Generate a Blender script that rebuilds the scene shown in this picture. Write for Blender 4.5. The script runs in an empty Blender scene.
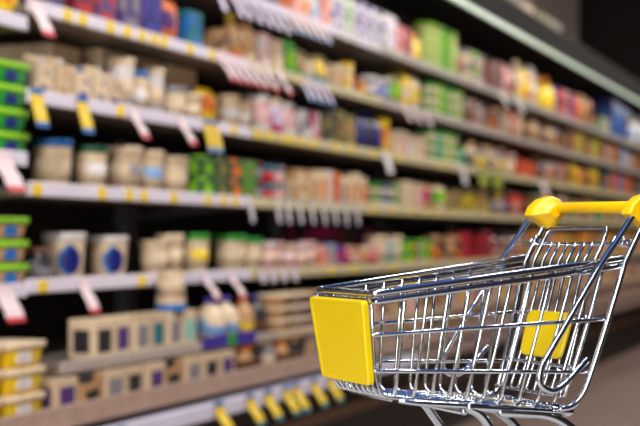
import bpy, bmesh, math, random
from mathutils import Vector, Matrix
random.seed(11)
S = bpy.context.scene
C = S.collection

# ------------------------------------------------------------------ camera
EYE = 0.965
FPX = 1400.0
PITCH = math.atan(27.0 / FPX)
cam = bpy.data.objects.new('camera', bpy.data.cameras.new('camera'))
C.objects.link(cam)
cam.location = (0, 0, EYE)
cam.rotation_euler = (math.pi / 2 + PITCH, 0, 0)
cam.data.sensor_width = 36.0
cam.data.lens = 36.0 * FPX / 640.0
cam.data.clip_start = 0.02
cam.data.dof.use_dof = True
cam.data.dof.focus_distance = 1.34
cam.data.dof.aperture_fstop = 6.3
S.camera = cam

# ------------------------------------------------------------------ the aisle's frame
AISLE = math.atan(565.0 / FPX)
CA, SA = math.cos(AISLE), math.sin(AISLE)
ROT = math.pi / 2 - AISLE
def W(t, q, z=0.0):                      # t along the aisle, q towards the shelves, z up
    return Vector((t * SA - q * CA, t * CA + q * SA, z))

# ------------------------------------------------------------------ light, world, exposure
world = bpy.data.worlds.new('world'); S.world = world; world.use_nodes = True
bg = world.node_tree.nodes['Background']
bg.inputs[0].default_value = (0.90, 0.92, 1.0, 1); bg.inputs[1].default_value = 0.05
def area(t, q, z, sx, sy, power, col=(1, 0.96, 0.9), tilt=0.0):
    l = bpy.data.lights.new('ceiling_or_fill_lamp', 'AREA'); l.shape = 'RECTANGLE'; l.size = sx; l.size_y = sy
    l.energy = power; l.color = col
    o = bpy.data.objects.new('ceiling_or_fill_lamp', l); C.objects.link(o)
    o.location = W(t, q, z)
    o.rotation_euler = (tilt, 0, ROT)
    return o
for k in range(7):
    area(-1.5 + 2.6 * k, 0.2, 3.3, 1.5, 0.14, 54 if k < 3 else 42, tilt=math.radians(32))
for k in range(3):                       # unseen uplights added to brighten the blue ceiling mirrored in the chrome
    u = area(-2.0 + 3.0 * k, -0.6, 3.0, 2.4, 0.5, 18, (0.75, 0.88, 1.0)); u.rotation_euler = (math.pi, 0, ROT)
area(-2.2, 0.9, 3.5, 2.6, 1.6, 46, (1, 0.98, 0.95), tilt=math.radians(10))  # added neutral panel, gives the leaning chrome struts a white reflection
# unseen fill lights added behind the camera for the yellow plate and chrome
def rear_fill(x, y, z, sx, sy, power, yaw, col):
    l = bpy.data.lights.new('added_rear_fill', 'AREA'); l.shape = 'RECTANGLE'; l.size = sx; l.size_y = sy; l.energy = power; l.color = col
    o = bpy.data.objects.new('added_rear_fill', l); C.objects.link(o); o.location = (x, y, z); o.rotation_euler = (math.pi / 2, 0, yaw); return o
rear_fill(-1.2, -3.2, 1.5, 2.2, 2.4, 205, math.radians(-18), (1.0, 0.98, 0.95))
rear_fill(2.6, -2.6, 1.6, 0.6, 2.4, 40, math.radians(42), (1.0, 0.98, 0.95))
S.view_settings.view_transform = 'Standard'
S.view_settings.look = 'None'
S.view_settings.gamma = 1.0
S.view_settings.use_curve_mapping = False
S.view_settings.exposure = 0.0
S.cycles.use_denoising = True
S.cycles.max_bounces = 7
S.cycles.caustics_reflective = False
S.cycles.caustics_refractive = False

# ------------------------------------------------------------------ materials
PAL = {
    'cream': (224, 198, 162), 'beige': (208, 180, 146), 'white': (218, 208, 204), 'tan': (188, 142, 94), 'blue': (28, 104, 176),
    'navy': (22, 26, 112), 'green': (40, 150, 42), 'lime': (138, 200, 24), 'yellow': (236, 196, 14), 'orange': (224, 112, 34),
    'red': (196, 26, 36), 'magenta': (196, 26, 104), 'purple': (84, 52, 112), 'brown': (104, 66, 42), 'charcoal': (44, 38, 42),
    'olive': (128, 116, 54), 'pink': (226, 168, 166), 'teal': (22, 110, 122), 'grey': (132, 126, 132), 'lavender': (206, 190, 214),
    'violet': (70, 50, 150), 'mint': (140, 196, 176), 'dark green': (20, 78, 50), 'maroon': (110, 20, 44), 'sky': (120, 160, 206)}
def lin(c):
    c = c / 255.0
    return c / 12.92 if c <= 0.04045 else ((c + 0.055) / 1.055) ** 2.4
def rgb(c):
    if isinstance(c, str): c = PAL[c]
    return tuple(lin(v) for v in c)
_M = {}
def mat(c, rough=0.45, metal=0.0, var=0.10, scale=30.0, coat=0.0, emit=0.0, stripe=None):
    key = (c, rough, metal, var, scale, coat, emit, stripe)
    if key in _M: return _M[key]
    m = bpy.data.materials.new('surface_' + (c.replace(' ', '_') if isinstance(c, str) else 'paint')); m.use_nodes = True
    nt = m.node_tree; p = nt.nodes['Principled BSDF']
    r, g, b = rgb(c)
    tc = nt.nodes.new('ShaderNodeTexCoord'); nz = nt.nodes.new('ShaderNodeTexNoise')
    nz.inputs['Scale'].default_value = scale; nz.inputs['Detail'].default_value = 3
    nt.links.new(tc.outputs['Object'], nz.inputs['Vector'])
    rp = nt.nodes.new('ShaderNodeValToRGB')
    rp.color_ramp.elements[0].position = 0.3; rp.color_ramp.elements[1].position = 0.7
    rp.color_ramp.elements[0].color = (r * (1 - var), g * (1 - var), b * (1 - var), 1)
    rp.color_ramp.elements[1].color = (min(1, r * (1 + var)), min(1, g * (1 + var)), min(1, b * (1 + var)), 1)
    nt.links.new(nz.outputs['Fac'], rp.inputs['Fac']); out = rp.outputs['Color']
    if stripe:                            # printed artwork: blotches of a second colour
        n2 = nt.nodes.new('ShaderNodeTexVoronoi'); n2.inputs['Scale'].default_value = stripe[1]
        nt.links.new(tc.outputs['Object'], n2.inputs['Vector'])
        r2 = nt.nodes.new('ShaderNodeValToRGB'); r2.color_ramp.interpolation = 'CONSTANT'
        r2.color_ramp.elements[0].color = (0, 0, 0, 1); r2.color_ramp.elements[1].color = (1, 1, 1, 1)
        r2.color_ramp.elements[1].position = stripe[2]
        sp = nt.nodes.new('ShaderNodeSeparateColor'); nt.links.new(n2.outputs['Color'], sp.inputs[0])
        nt.links.new(sp.outputs[0], r2.inputs['Fac'])
        mx = nt.nodes.new('ShaderNodeMix'); mx.data_type = 'RGBA'
        nt.links.new(r2.outputs['Color'], mx.inputs['Factor']); nt.links.new(out, mx.inputs['A'])
        a = rgb(stripe[0]); mx.inputs['B'].default_value = (a[0], a[1], a[2], 1); out = mx.outputs['Result']
    nt.links.new(out, p.inputs['Base Color'])
    p.inputs['Roughness'].default_value = rough; p.inputs['Metallic'].default_value = metal
    p.inputs['Coat Weight'].default_value = coat
    if emit:
        nt.links.new(out, p.inputs['Emission Color']); p.inputs['Emission Strength'].default_value = emit
    _M[key] = m
    return m
CHROME = mat((214, 218, 224), 0.10, 1.0, 0.02, 60)
YELLOW = mat((240, 206, 0), 0.38, 0, 0.02, 40, coat=0.15)
HANDLE = mat((255, 200, 0), 0.34, 0, 0.02, 40, coat=0.2)

def floor_mat():
    m = bpy.data.materials.new('polished_floor'); m.use_nodes = True
    nt = m.node_tree; p = nt.nodes['Principled BSDF']
    tc = nt.nodes.new('ShaderNodeTexCoord')
    br = nt.nodes.new('ShaderNodeTexBrick'); br.offset = 0.0
    br.inputs['Scale'].default_value = 1.0; br.inputs['Brick Width'].default_value = 0.6; br.inputs['Row Height'].default_value = 0.6
    br.inputs['Mortar Size'].default_value = 0.006
    br.inputs['Color1'].default_value = (*rgb((150, 126, 112)), 1); br.inputs['Color2'].default_value = (*rgb((140, 116, 104)), 1)
    br.inputs['Mortar'].default_value = (*rgb((104, 88, 80)), 1)
    nt.links.new(tc.outputs['Object'], br.inputs['Vector'])
    nz = nt.nodes.new('ShaderNodeTexNoise'); nz.inputs['Scale'].default_value = 3.0
    nt.links.new(tc.outputs['Object'], nz.inputs['Vector'])
    mx = nt.nodes.new('ShaderNodeMix'); mx.data_type = 'RGBA'; mx.blend_type = 'MULTIPLY'; mx.inputs['Factor'].default_value = 0.25
    nt.links.new(br.outputs['Color'], mx.inputs['A']); nt.links.new(nz.outputs['Fac'], mx.inputs['B'])
    nt.links.new(mx.outputs['Result'], p.inputs['Base Color']); p.inputs['Roughness'].default_value = 0.5
    return m

# ------------------------------------------------------------------ mesh helpers
def obj(name, bm, m, parent=None, smooth=False):
    me = bpy.data.meshes.new(name); bmesh.ops.recalc_face_normals(bm, faces=bm.faces)
    if smooth:
        for f in bm.faces: f.smooth = True
    bm.to_mesh(me); bm.free(); me.materials.append(m)
    o = bpy.data.objects.new(name, me); C.objects.link(o)
    if parent: o.parent = parent
    return o
def tag(o, label=None, cat=None, group=None, kind=None):
    if label: o['label'] = label
    if cat: o['category'] = cat
    if group: o['group'] = group
    if kind: o['kind'] = kind
    return o
def empty(name, loc=(0, 0, 0), rz=0.0):
    o = bpy.data.objects.new(name, None); C.objects.link(o); o.location = loc; o.rotation_euler = (0, 0, rz)
    o.empty_display_size = 0.05
    return o
def add_box(bm, x0, x1, y0, y1, z0, z1, bev=0.0, taper=0.0, seg=2):
    """taper shrinks the bottom face"""
    vs = []
    for z, k in ((z0, taper), (z1, 0)):
        for x, y in ((x0 + k, y0 + k), (x1 - k, y0 + k), (x1 - k, y1 - k), (x0 + k, y1 - k)):
            vs.append(bm.verts.new((x, y, z)))
    fs = [bm.faces.new([vs[i] for i in f]) for f in ((3, 2, 1, 0), (4, 5, 6, 7), (0, 1, 5, 4), (1, 2, 6, 5), (2, 3, 7, 6), (3, 0, 4, 7))]
    if bev > 0:
        es = list({e for f in fs for e in f.edges})
        bmesh.ops.bevel(bm, geom=es, offset=bev, segments=seg, affect='EDGES', profile=0.5)
def add_lathe(bm, prof, seg=24, cx=0, cy=0, cap=True):
    rings = []
    for r, z in prof:
        rings.append([bm.verts.new((cx + r * math.cos(2 * math.pi * i / seg), cy + r * math.sin(2 * math.pi * i / seg), z)) for i in range(seg)])
    for a, b in zip(rings, rings[1:]):
        for i in range(seg):
            bm.faces.new((a[i], a[(i + 1) % seg], b[(i + 1) % seg], b[i]))
    if cap:
        bm.faces.new(rings[0][::-1]); bm.faces.new(rings[-1])
def fillet(pts, r, n=5):
    """round the inner corners of a polyline"""
    pts = [Vector(p) for p in pts]; out = [pts[0]]
    for a, b, c in zip(pts, pts[1:], pts[2:]):
        u, v = (a - b), (c - b); k = min(r, u.length * 0.48, v.length * 0.48)
        p, s = b + u.normalized() * k, b + v.normalized() * k
        for i in range(n + 1):
            t = i / n; out.append(p * (1 - t) ** 2 + b * 2 * t * (1 - t) + s * t * t)
    out.append(pts[-1]); return out
def add_tube(bm, pts, r, seg=10, closed=False, round_ends=True):
    pts = [Vector(p) for p in pts]
    q = [pts[0]]
    for p in pts[1:]:
        if (p - q[-1]).length > 1e-6: q.append(p)
    pts = q; n = len(pts)
    tan = []
    for i in range(n):
        a = pts[i - 1] if (i > 0 or closed) else pts[i]
        b = pts[(i + 1) % n] if (i < n - 1 or closed) else pts[i]
        tan.append((b - a).normalized())
    ref = Vector((0, 0, 1)) if abs(tan[0].z) < 0.9 else Vector((1, 0, 0))
    nrm = tan[0].cross(ref).normalized(); rings = []
    def ring(c, nn, tt, rr):
        bb = tt.cross(nn)
        return [bm.verts.new(c + (nn * math.cos(2 * math.pi * k / seg) + bb * math.sin(2 * math.pi * k / seg)) * rr) for k in range(seg)]
    for i in range(n):
        if i: nrm = tan[i - 1].rotation_difference(tan[i]) @ nrm
        nrm = (nrm - tan[i] * nrm.dot(tan[i])).normalized()
        if i == 0 and not closed and round_ends:
            rings.append(ring(pts[0] - tan[0] * r * 0.5, nrm, tan[0], r * 0.7))
        rings.append(ring(pts[i], nrm, tan[i], r))
        if i == n - 1 and not closed and round_ends:
            rings.append(ring(pts[i] + tan[i] * r * 0.5, nrm, tan[i], r * 0.7))
    m = len(rings)
    for i in range(m if closed else m - 1):
        a, b = rings[i], rings[(i + 1) % m]
        for k in range(seg):
            bm.faces.new((a[k], a[(k + 1) % seg], b[(k + 1) % seg], b[k]))
    if not closed:
        bm.faces.new(rings[0][::-1]); bm.faces.new(rings[-1])
def box_obj(name, x0, x1, y0, y1, z0, z1, m, parent=None, bev=0.0, smooth=False):
    bm = bmesh.new(); add_box(bm, x0, x1, y0, y1, z0, z1, bev); return obj(name, bm, m, parent, smooth)

# ================================================================== THE SETTING
def struct(name, t0, t1, q0, q1, z0, z1, m):
    o = box_obj(name, t0, t1, q0, q1, z0, z1, m); o.rotation_euler = (0, 0, ROT); o['kind'] = 'structure'; return o
struct('floor', -5, 24, -5.0, 7.5, -0.1, 0.0, floor_mat())
struct('wall_left', -5, 12.9, 2.62, 2.8, 0, 3.9, mat((70, 54, 40), 0.8, 0, 0.12, 3))
struct('wall_far', 16.6, 16.8, -5.0, 7.5, 0, 3.9, mat((34, 26, 20), 0.9, 0, 0.15, 2))
struct('wall_right', -5, 22, -2.9, -2.75, 0, 3.9, mat((62, 56, 52), 0.8, 0, 0.1, 2))
struct('ceiling', -5, 22.2, -2.9, 7.5, 3.9, 4.0, mat((46, 98, 178), 0.7, 0, 0.08, 2))
struct('baseboard_right', -5, 22, -2.75, -2.73, 0, 0.12, mat((60, 54, 50), 0.6))

# ================================================================== SHELF BAYS
K = 2.157
SHELVES = {1: (EYE + .380 * K, 2.0), 2: (EYE + .275 * K, 2.0), 3: (EYE + .169 * K, 2.0), 4: (EYE + .060 * K, 2.0), 5: (EYE - .054 * K, 2.0),
           6: (EYE - .156 * K * .95, 1.90), 7: (EYE - .215 * K * .93, 1.86)}
LEFT = {11: (EYE + .252 * K, 2.0), 12: (EYE + .094 * K, 2.0), 13: (EYE - .058 * K, 2.0), 7: SHELVES[7]}
ALLSH = dict(SHELVES); ALLSH.update(LEFT)
def depth_px(px, q): return q * FPX / (CA * (885.0 - px))
def t_of(px, q=2.0):
    u = px - 320.0; return depth_px(px, q) * (CA + u * SA / FPX)
BACK = 2.50
LIPH = 0.018                                           # half height of the price rail
white_rail = mat((226, 216, 228), 0.4, 0, 0.05, 8)
cream_rail = mat((206, 192, 150), 0.4, 0, 0.08, 8)
grey_rail = mat((176, 166, 158), 0.45, 0, 0.08, 8)
board_m = mat((122, 108, 98), 0.5, 0, 0.06, 6)
back_m = mat((46, 36, 34), 0.7, 0, 0.15, 4)
base_m = mat((40, 32, 31), 0.5, 0, 0.1, 4)
BOARDS = []                                            # (t0, t1, shelf id, board object): price labels are hung on these
def bay(t0, t1, shelves, label, rails, bumper=(222, 216, 232)):
    r = empty('shelf_unit', W(t0, 2.0, 0), ROT); L = t1 - t0 - 0.006
    tag(r, label, 'shelf unit', 'refrigerated shelf units in a row along the aisle')
    g = lambda q: q - 2.0
    box_obj('back_panel', 0, L, g(BACK), g(BACK) + 0.02, 0.10, 2.30, back_m, r)
    for x in (0.0, L - 0.03):
        box_obj('upright', x, x + 0.03, g(BACK) - 0.05, g(BACK), 0.10, 2.12, mat('grey', 0.4, 0.6), r)
    for s, (z, q) in shelves.items():
        b = box_obj('shelf_board', 0, L, g(q) + 0.008, g(BACK) - 0.05, z + LIPH - 0.035, z + LIPH - 0.012, board_m, r)
        bm = bmesh.new(); h = LIPH if s < 6 or s > 7 else (0.028 if s == 7 else 0.015)
        add_box(bm, 0, L, g(q) - 0.006, g(q) + 0.006, z - h, z + h, 0.003)
        obj('price_rail', bm, rails.get(s, white_rail), b)
        BOARDS.append((t0, t1, s, b))
        if s in (4, 5):
            for x in (0.06, L - 0.09):
                bm = bmesh.new(); add_tube(bm, [(x, g(q) + 0.05, z - 0.012), (x, g(BACK) - 0.02, z - 0.06)], 0.006, 6); obj('bracket', bm, mat('grey', 0.4, 0.6), b)
    z7, q7 = SHELVES[7]
    bm = bmesh.new(); add_box(bm, 0, L, g(1.82), g(1.835), z7 - 0.092, z7 - 0.046, 0.004)
    add_box(bm, 0, L, g(1.835), g(2.02), z7 - 0.06, z7 - 0.05)
    obj('bumper_rail', bm, mat(bumper, 0.35, 0, 0.04, 8), r)
    bm = bmesh.new(); add_box(bm, 0, L, g(2.02), g(BACK), 0.31, z7 - 0.03); add_box(bm, 0, L, g(2.06), g(BACK), 0.0, 0.262); obj('base', bm, base_m, r)
    box_obj('kick_strip', 0, L, g(2.0), g(BACK), 0.263, 0.309, mat((150, 118, 92), 0.5, 0, 0.1, 6), r)
    # canopy: sloping hood with a slim lamp tube along its lower front edge
    bm = bmesh.new()
    prof = [(g(1.90), 2.125), (g(1.98), 2.33), (g(BACK), 2.33), (g(BACK), 2.24), (g(2.05), 2.19), (g(1.93), 2.12)]
    fr = [bm.verts.new((0, y, z)) for y, z in prof]; bk = [bm.verts.new((L, y, z)) for y, z in prof]
    bm.faces.new(fr); bm.faces.new(bk[::-1])
    for i in range(6): bm.faces.new((fr[i], fr[(i + 1) % 6], bk[(i + 1) % 6], bk[i]))
    cn = obj('canopy', bm, mat((24, 16, 12), 1.0, 0, 0.1, 4), r)
    bm = bmesh.new(); add_box(bm, 0, L, g(1.886), g(1.902), 2.104, 2.128, 0.004)
    obj('lamp_strip', bm, mat((206, 222, 200), 0.3, 0, 0.03, 4, emit=0.5), cn)
    ll = bpy.data.lights.new('canopy_lamp', 'AREA'); ll.shape = 'RECTANGLE'; ll.size = L; ll.size_y = 0.03; ll.energy = 1.1; ll.color = (1, .95, .84)
    lo_ = bpy.data.objects.new('canopy_lamp', ll); C.objects.link(lo_); lo_.location = W(t0 + L / 2, 1.925, 2.10); lo_.rotation_euler = (math.radians(22), 0, ROT)
    bm = bmesh.new(); add_tube(bm, [(0, g(1.985), 2.335), (L, g(1.985), 2.335)], 0.008, 8); obj('top_trim', bm, mat((96, 80, 66), 0.5, 0.3), cn)
    return r
T0 = t_of(27) ; BW = 1.33
bay(T0 - 2 * BW, T0 - BW, LEFT, 'shelf unit at the very start of the aisle, before the lime tubs', {7: mat((176, 146, 128), 0.5)})
bay(T0 - BW, T0, LEFT, 'shelf unit holding lime-green tub stacks and yellow tubs with cream lids', {7: mat((176, 146, 128), 0.5)})
bay_txt = ['shelf unit holding the blue-lidded and green-lidded tubs and emblem tubs',
           'shelf unit holding the green packs and the striped snack boxes',
           'shelf unit with lime tub stack on top shelf, behind the cart basket',
           'shelf unit with white round packs on top shelf, behind the cart handle',
           'second shelf unit beyond the cart handle, blue packs on its top shelf',
           'third shelf unit beyond the cart handle, small in the distance',
           'fourth shelf unit beyond the cart handle, deep in the aisle',
           'fifth shelf unit beyond the cart handle, deeper in the aisle',
           'last visible shelf unit at the far end of the aisle']
for k, tx in enumerate(bay_txt):
    if k >= 1: rails = {1: grey_rail if k > 1 else white_rail, 2: cream_rail if k == 1 else grey_rail, 3: cream_rail, 4: cream_rail, 5: cream_rail, 6: mat((200, 172, 140), 0.5), 7: mat((176, 146, 128), 0.5)}
    else: rails = {6: mat((176, 160, 148), 0.5), 7: mat((176, 146, 128), 0.5)}
    bay(T0 + k * BW, T0 + (k + 1) * BW, SHELVES, tx, rails, (222, 216, 232) if k < 2 else (158, 132, 124))
T_END = T0 + len(bay_txt) * BW

# ================================================================== GOODS
def P_tub(w, h, body, lid, acc):
    r = w / 2; out = []
    bm = bmesh.new(); add_lathe(bm, [(r * .80, 0), (r * .83, .003), (r * .95, h * .9), (r * .95, h - .008)]); out.append(('tub', bm, mat(body), True))
    bm = bmesh.new(); add_lathe(bm, [(r * .96, h - .020), (r, h - .018), (r, h - .004), (r * .97, h), (r * .90, h), (r * .88, h - .003)]); out.append(('lid', bm, mat(lid), True))
    if acc:
        bm = bmesh.new(); add_lathe(bm, [(r * .856, h * .18), (r * .862, h * .18), (r * .925, h * .62), (r * .92, h * .62)], cap=False)
        out.append(('label', bm, mat(body, stripe=(acc, 22.0, 0.55)), True))
    return out
def P_jar(w, h, body, lid, acc):
    r = w / 2; out = []
    bm = bmesh.new(); add_lathe(bm, [(r * .9, 0), (r, .006), (r, h * .72), (r * .78, h * .84), (r * .78, h * .86)]); out.append(('jar', bm, mat(body, 0.2), True))
    bm = bmesh.new(); add_lathe(bm, [(r * .84, h * .84), (r * .86, h * .85), (r * .86, h * .98), (r * .8, h)]); out.append(('lid', bm, mat(lid), True))
    if acc:
        bm = bmesh.new(); add_lathe(bm, [(r * 1.0, h * .15), (r * 1.02, h * .16), (r * 1.02, h * .6), (r * 1.0, h * .61)], cap=False)
        out.append(('label', bm, mat(acc, stripe=(body, 26.0, 0.6)), True))
    return out
def P_bottle(w, h, body, lid, acc):
    r = w / 2; out = []
    bm = bmesh.new(); add_lathe(bm, [(r * .88, 0), (r, .008), (r, h * .58), (r * .8, h * .70), (r * .38, h * .82), (r * .36, h * .90)]); out.append(('bottle', bm, mat(body, 0.3), True))
    bm = bmesh.new(); add_lathe(bm, [(r * .42, h * .88), (r * .44, h * .89), (r * .44, h * .99), (r * .38, h)]); out.append(('cap', bm, mat(lid), True))
    if acc:
        bm = bmesh.new(); add_lathe(bm, [(r * 1.0, h * .14), (r * 1.02, h * .15), (r * 1.02, h * .5), (r * 1.0, h * .51)], cap=False)
        out.append(('label', bm, mat(acc, stripe=(body, 24.0, 0.55)), True))
    return out
def P_carton(w, h, body, lid, acc):
    d = w; out = []; hb = h * .80
    bm = bmesh.new(); a = w / 2
    ring = [(-a, -a), (a, -a), (a, a), (-a, a)]
    lo = [bm.verts.new((x, y, 0)) for x, y in ring]; mi = [bm.verts.new((x, y, hb)) for x, y in ring]
    t1, t2 = bm.verts.new((-a, 0, h * .94)), bm.verts.new((a, 0, h * .94))
    bm.faces.new(lo[::-1])
    for i in range(4): bm.faces.new((lo[i], lo[(i + 1) % 4], mi[(i + 1) % 4], mi[i]))
    bm.faces.new((mi[0], mi[1], t2, t1)); bm.faces.new((mi[2], mi[3], t1, t2)); bm.faces.new((mi[1], mi[2], t2)); bm.faces.new((mi[3], mi[0], t1))
    add_box(bm, -a, a, -.0015, .0015, h * .935, h)
    out.append(('carton', bm, mat(body), False))
    if acc:
        bm = bmesh.new(); add_box(bm, -a * .62, a * .5, -a - .0008, -a + .0005, h * .12, hb * .86); add_box(bm, -a - .0008, -a + .0005, -a * .5, a * .5, h * .12, hb * .86)
        out.append(('label', bm, mat(acc, stripe=(body, 30.0, 0.55)), False))
    bm = bmesh.new(); add_lathe(bm, [(a * .26, 0), (a * .26, .010), (a * .22, .012)], 12)
    bmesh.ops.transform(bm, matrix=Matrix.Translation((0, -a * .55, hb + (h * .94 - hb) * .45)) @ Matrix.Rotation(math.radians(35), 4, 'X'), verts=bm.verts)
    out.append(('cap', bm, mat(lid), True))
    return out
def P_box(w, h, body, lid, acc, d=None):
    d = d or min(w * .8, .16); a = w / 2; out = []
    bm = bmesh.new(); add_box(bm, -a, a, -d / 2, d / 2, 0, h, .0025); out.append(('box', bm, mat(body, stripe=(acc, 18.0, 0.60)) if acc and body not in ('cream', 'beige') else mat(body), False))
    if acc:
        bm = bmesh.new(); add_box(bm, -a * .66, a * .66, -d / 2 - .001, -d / 2 + .0005, h * .16, h * .74); add_box(bm, -a - .001, -a + .0005, -d * .3, d * .3, h * .16, h * .74)
        out.append(('label', bm, mat(acc, stripe=(body, 24.0, 0.80 if body in ('cream', 'beige') else 0.62)), False))
    if lid:
        bm = bmesh.new(); add_box(bm, -a - .0012, a + .0012, -d / 2 - .0012, d / 2 + .0012, h * .86, h + .0012, .001); out.append(('flap', bm, mat(lid), False))
    return out
def P_flat(w, h, body, lid, acc):
    a = w / 2; d = w * .78; out = []
    bm = bmesh.new(); add_box(bm, -a, a, -d / 2, d / 2, 0, h * .82, .008, taper=.008); out.append(('tub', bm, mat(body), True))
    bm = bmesh.new(); add_box(bm, -a - .004, a + .004, -d / 2 - .004, d / 2 + .004, h * .72, h, .004); out.append(('lid', bm, mat(lid), True))
    if acc:
        bm = bmesh.new(); add_box(bm, -a * .45, a * .3, -d / 2 + .000, -d / 2 + .012, h * .2, h * .62); out.append(('label', bm, mat(acc), False))
    return out
def P_pouch(w, h, body, lid, acc):
    out = []; bm = bmesh.new(); nx, nz = 6, 8
    fr = []; bk = []
    for j in range(nz + 1):
        v = j / nz; ra, rb = [], []
        for i in range(nx + 1):
            u = i / nx; th = .018 + .022 * math.sin(math.pi * v) ** .6 * math.sin(math.pi * u) ** .5 if 0 < i < nx and 0 < j < nz else .001
            x = (u - .5) * w * (1 - .08 * math.sin(math.pi * v)); z = v * h
            ra.append(bm.verts.new((x, -th, z))); rb.append(bm.verts.new((x, th, z)))
        fr.append(ra); bk.append(rb)
    for j in range(nz):
        for i in range(nx):
            bm.faces.new((fr[j][i], fr[j][i + 1], fr[j + 1][i + 1], fr[j + 1][i])); bm.faces.new((bk[j][i + 1], bk[j][i], bk[j + 1][i], bk[j + 1][i + 1]))
    for j in range(nz):
        bm.faces.new((bk[j][0], fr[j][0], fr[j + 1][0], bk[j + 1][0])); bm.faces.new((fr[j][nx], bk[j][nx], bk[j + 1][nx], fr[j + 1][nx]))
    for i in range(nx):
        bm.faces.new((fr[0][i], bk[0][i], bk[0][i + 1], fr[0][i + 1])); bm.faces.new((fr[nz][i + 1], bk[nz][i + 1], bk[nz][i], fr[nz][i]))
    out.append(('bag', bm, mat(body, stripe=(acc, 20.0, 0.6) if acc else None), True))
    bm = bmesh.new(); add_box(bm, -w * .5, w * .5, -.003, .003, h * .97, h + .008); out.append(('seal', bm, mat(lid or body), False))
    return out
KINDS = {'tub': (P_tub, 'yogurt_tub', 'tub'), 'jar': (P_jar, 'glass_jar', 'jar'), 'bottle': (P_bottle, 'plastic_bottle', 'bottle'),
         'carton': (P_carton, 'milk_carton', 'carton'), 'box': (P_box, 'food_box', 'box'), 'flat': (P_flat, 'margarine_tub', 'flat tub'),
         'pouch': (P_pouch, 'food_pouch', 'pouch'), 'bigbox': (lambda w, h, b, l, a: P_box(w, h, b, l, a, d=.20), 'cardboard_box', 'cardboard box')}
_G = {}
def goods(kind, w, h, body, lid, acc):
    key = (kind, round(w, 3), round(h, 3), body, lid, acc)
    if key not in _G:
        fn, nm, cat = KINDS[kind]; parts = []
        for i, (pn, bm, m, sm) in enumerate(fn(w, h, body, lid, acc)):
            me = bpy.data.meshes.new(nm if i == 0 else pn); bmesh.ops.recalc_face_normals(bm, faces=bm.faces)
            if sm:
                for f in bm.faces: f.smooth = True
            bm.to_mesh(me); bm.free(); me.materials.append(m); parts.append((nm if i == 0 else pn, me))
        _G[key] = parts
    parts = _G[key]
    root = bpy.data.objects.new(parts[0][0], parts[0][1]); C.objects.link(root)
    for pn, me in parts[1:]:
        c = bpy.data.objects.new(pn, me); C.objects.link(c); c.parent = root
    return root
SHNAME = {1: 'top shelf', 2: 'second shelf', 3: 'third shelf', 4: 'fourth shelf', 5: 'fifth shelf', 6: 'sixth shelf', 7: 'bottom shelf',
          11: "start bay's upper shelf", 12: "start bay's middle shelf", 13: "start bay's lower shelf", 0: 'shelf canopy'}
ORD = ['first', 'second', 'third', 'fourth', 'fifth', 'sixth', 'seventh', 'eighth', 'ninth', 'tenth', 'eleventh', 'twelfth', 'thirteenth', 'fourteenth',
       'fifteenth', 'sixteenth', 'seventeenth', 'eighteenth', 'nineteenth', 'twentieth']
TIER = {0: '', 1: ', stacked second layer', 2: ', stacked third layer', 3: ', stacked fourth layer', 4: ', stacked fifth layer', 5: ', stacked sixth layer'}
SEEN = []
LAST = {}
def sh_fix(s): return s in (6, 7)
ZC = {'flat': 0.94, 'tub': 1.0}
def run(shelf, x0, x1, kind, w, h, cols, layers=1, gap=.014, noun='', inset=.03, zt=None, q=None, phrase=None, skip=()):
    """a stretch of goods on a shelf between two places of the photograph's width"""
    if shelf == 0: z, qq = 2.343 - LIPH + .012, 2.10
    else: z, qq = ALLSH[shelf]
    dd = w * .8 if kind == 'box' else (.20 if kind == 'bigbox' else (w * .78 if kind == 'flat' else (.085 if kind == 'pouch' else w)))
    dd = min(dd, .22)
    if kind == 'box': dd = min(w * .8, .16)
    qc = (q if q else qq + inset) + dd / 2
    ta, tb = t_of(x0, qc), t_of(x1, qc)
    n = max(1, int(round((tb - ta + gap) / (w + gap))))
    key = (shelf, q); ta = max(ta, LAST.get(key, -99))
    step = w + gap + (.008 if kind == 'flat' else 0)
    if shelf != 0: n = max(1, min(n, int((tb - ta + gap + .25 * w) / step))) if tb - ta > w * .6 else 0
    for i in range(n):
        if i in skip or (x0 > 455 and shelf and not q and random.random() < .10): continue
        body, lid, acc = cols[i % len(cols)]
        for L in range(layers):
            if layers > 1 and L == layers - 1 and random.random() < .18 and n > 3: continue
            o = goods(kind, w, h, body, lid, acc)
            zz = z + LIPH - .0115 + L * (h + .0008)
            if kind == 'box' and lid: zz += L * .001
            t = ta + w / 2 + i * step + gap * .3
            o.location = W(t, qc + (random.uniform(0, .012) if layers == 1 else 0), zz)
            a = random.uniform(-.03, .03) if kind in ('box', 'carton', 'pouch') and layers == 1 else 0
            if kind in ('tub', 'jar', 'bottle'): a = random.uniform(-.5, .5)
            o.rotation_euler = (0, 0, ROT + a)
            if layers == 1 and kind != 'bigbox' and n > 1 and not (sh_fix(shelf)): o.scale = (1, 1, random.uniform(.90, 1.10))
            SEEN.append((shelf, L, t, q or 0, o, body, lid, acc, kind, noun))
    if n: LAST[key] = ta + n * step
# --- start bay at the photograph's edge
run(11, -40, 30, 'pouch', .10, .12, [('lime', 'green', 'yellow'), ('yellow', 'orange', 'orange'), ('lime', 'green', 'red')])
run(12, -60, 10, 'flat', .13, .058, [('lime', 'lime', 'navy'), ('green', 'lime', 'navy')], layers=4, inset=.01)
run(13, -60, 14, 'flat', .13, .058, [('brown', 'lime', 'navy'), ('tan', 'lime', 'blue')], layers=3, inset=.01)
run(7, -60, 42, 'flat', .15, .061, [('yellow', 'cream', 'pink'), ('yellow', 'cream', 'white')], layers=3, inset=.02)
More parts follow.
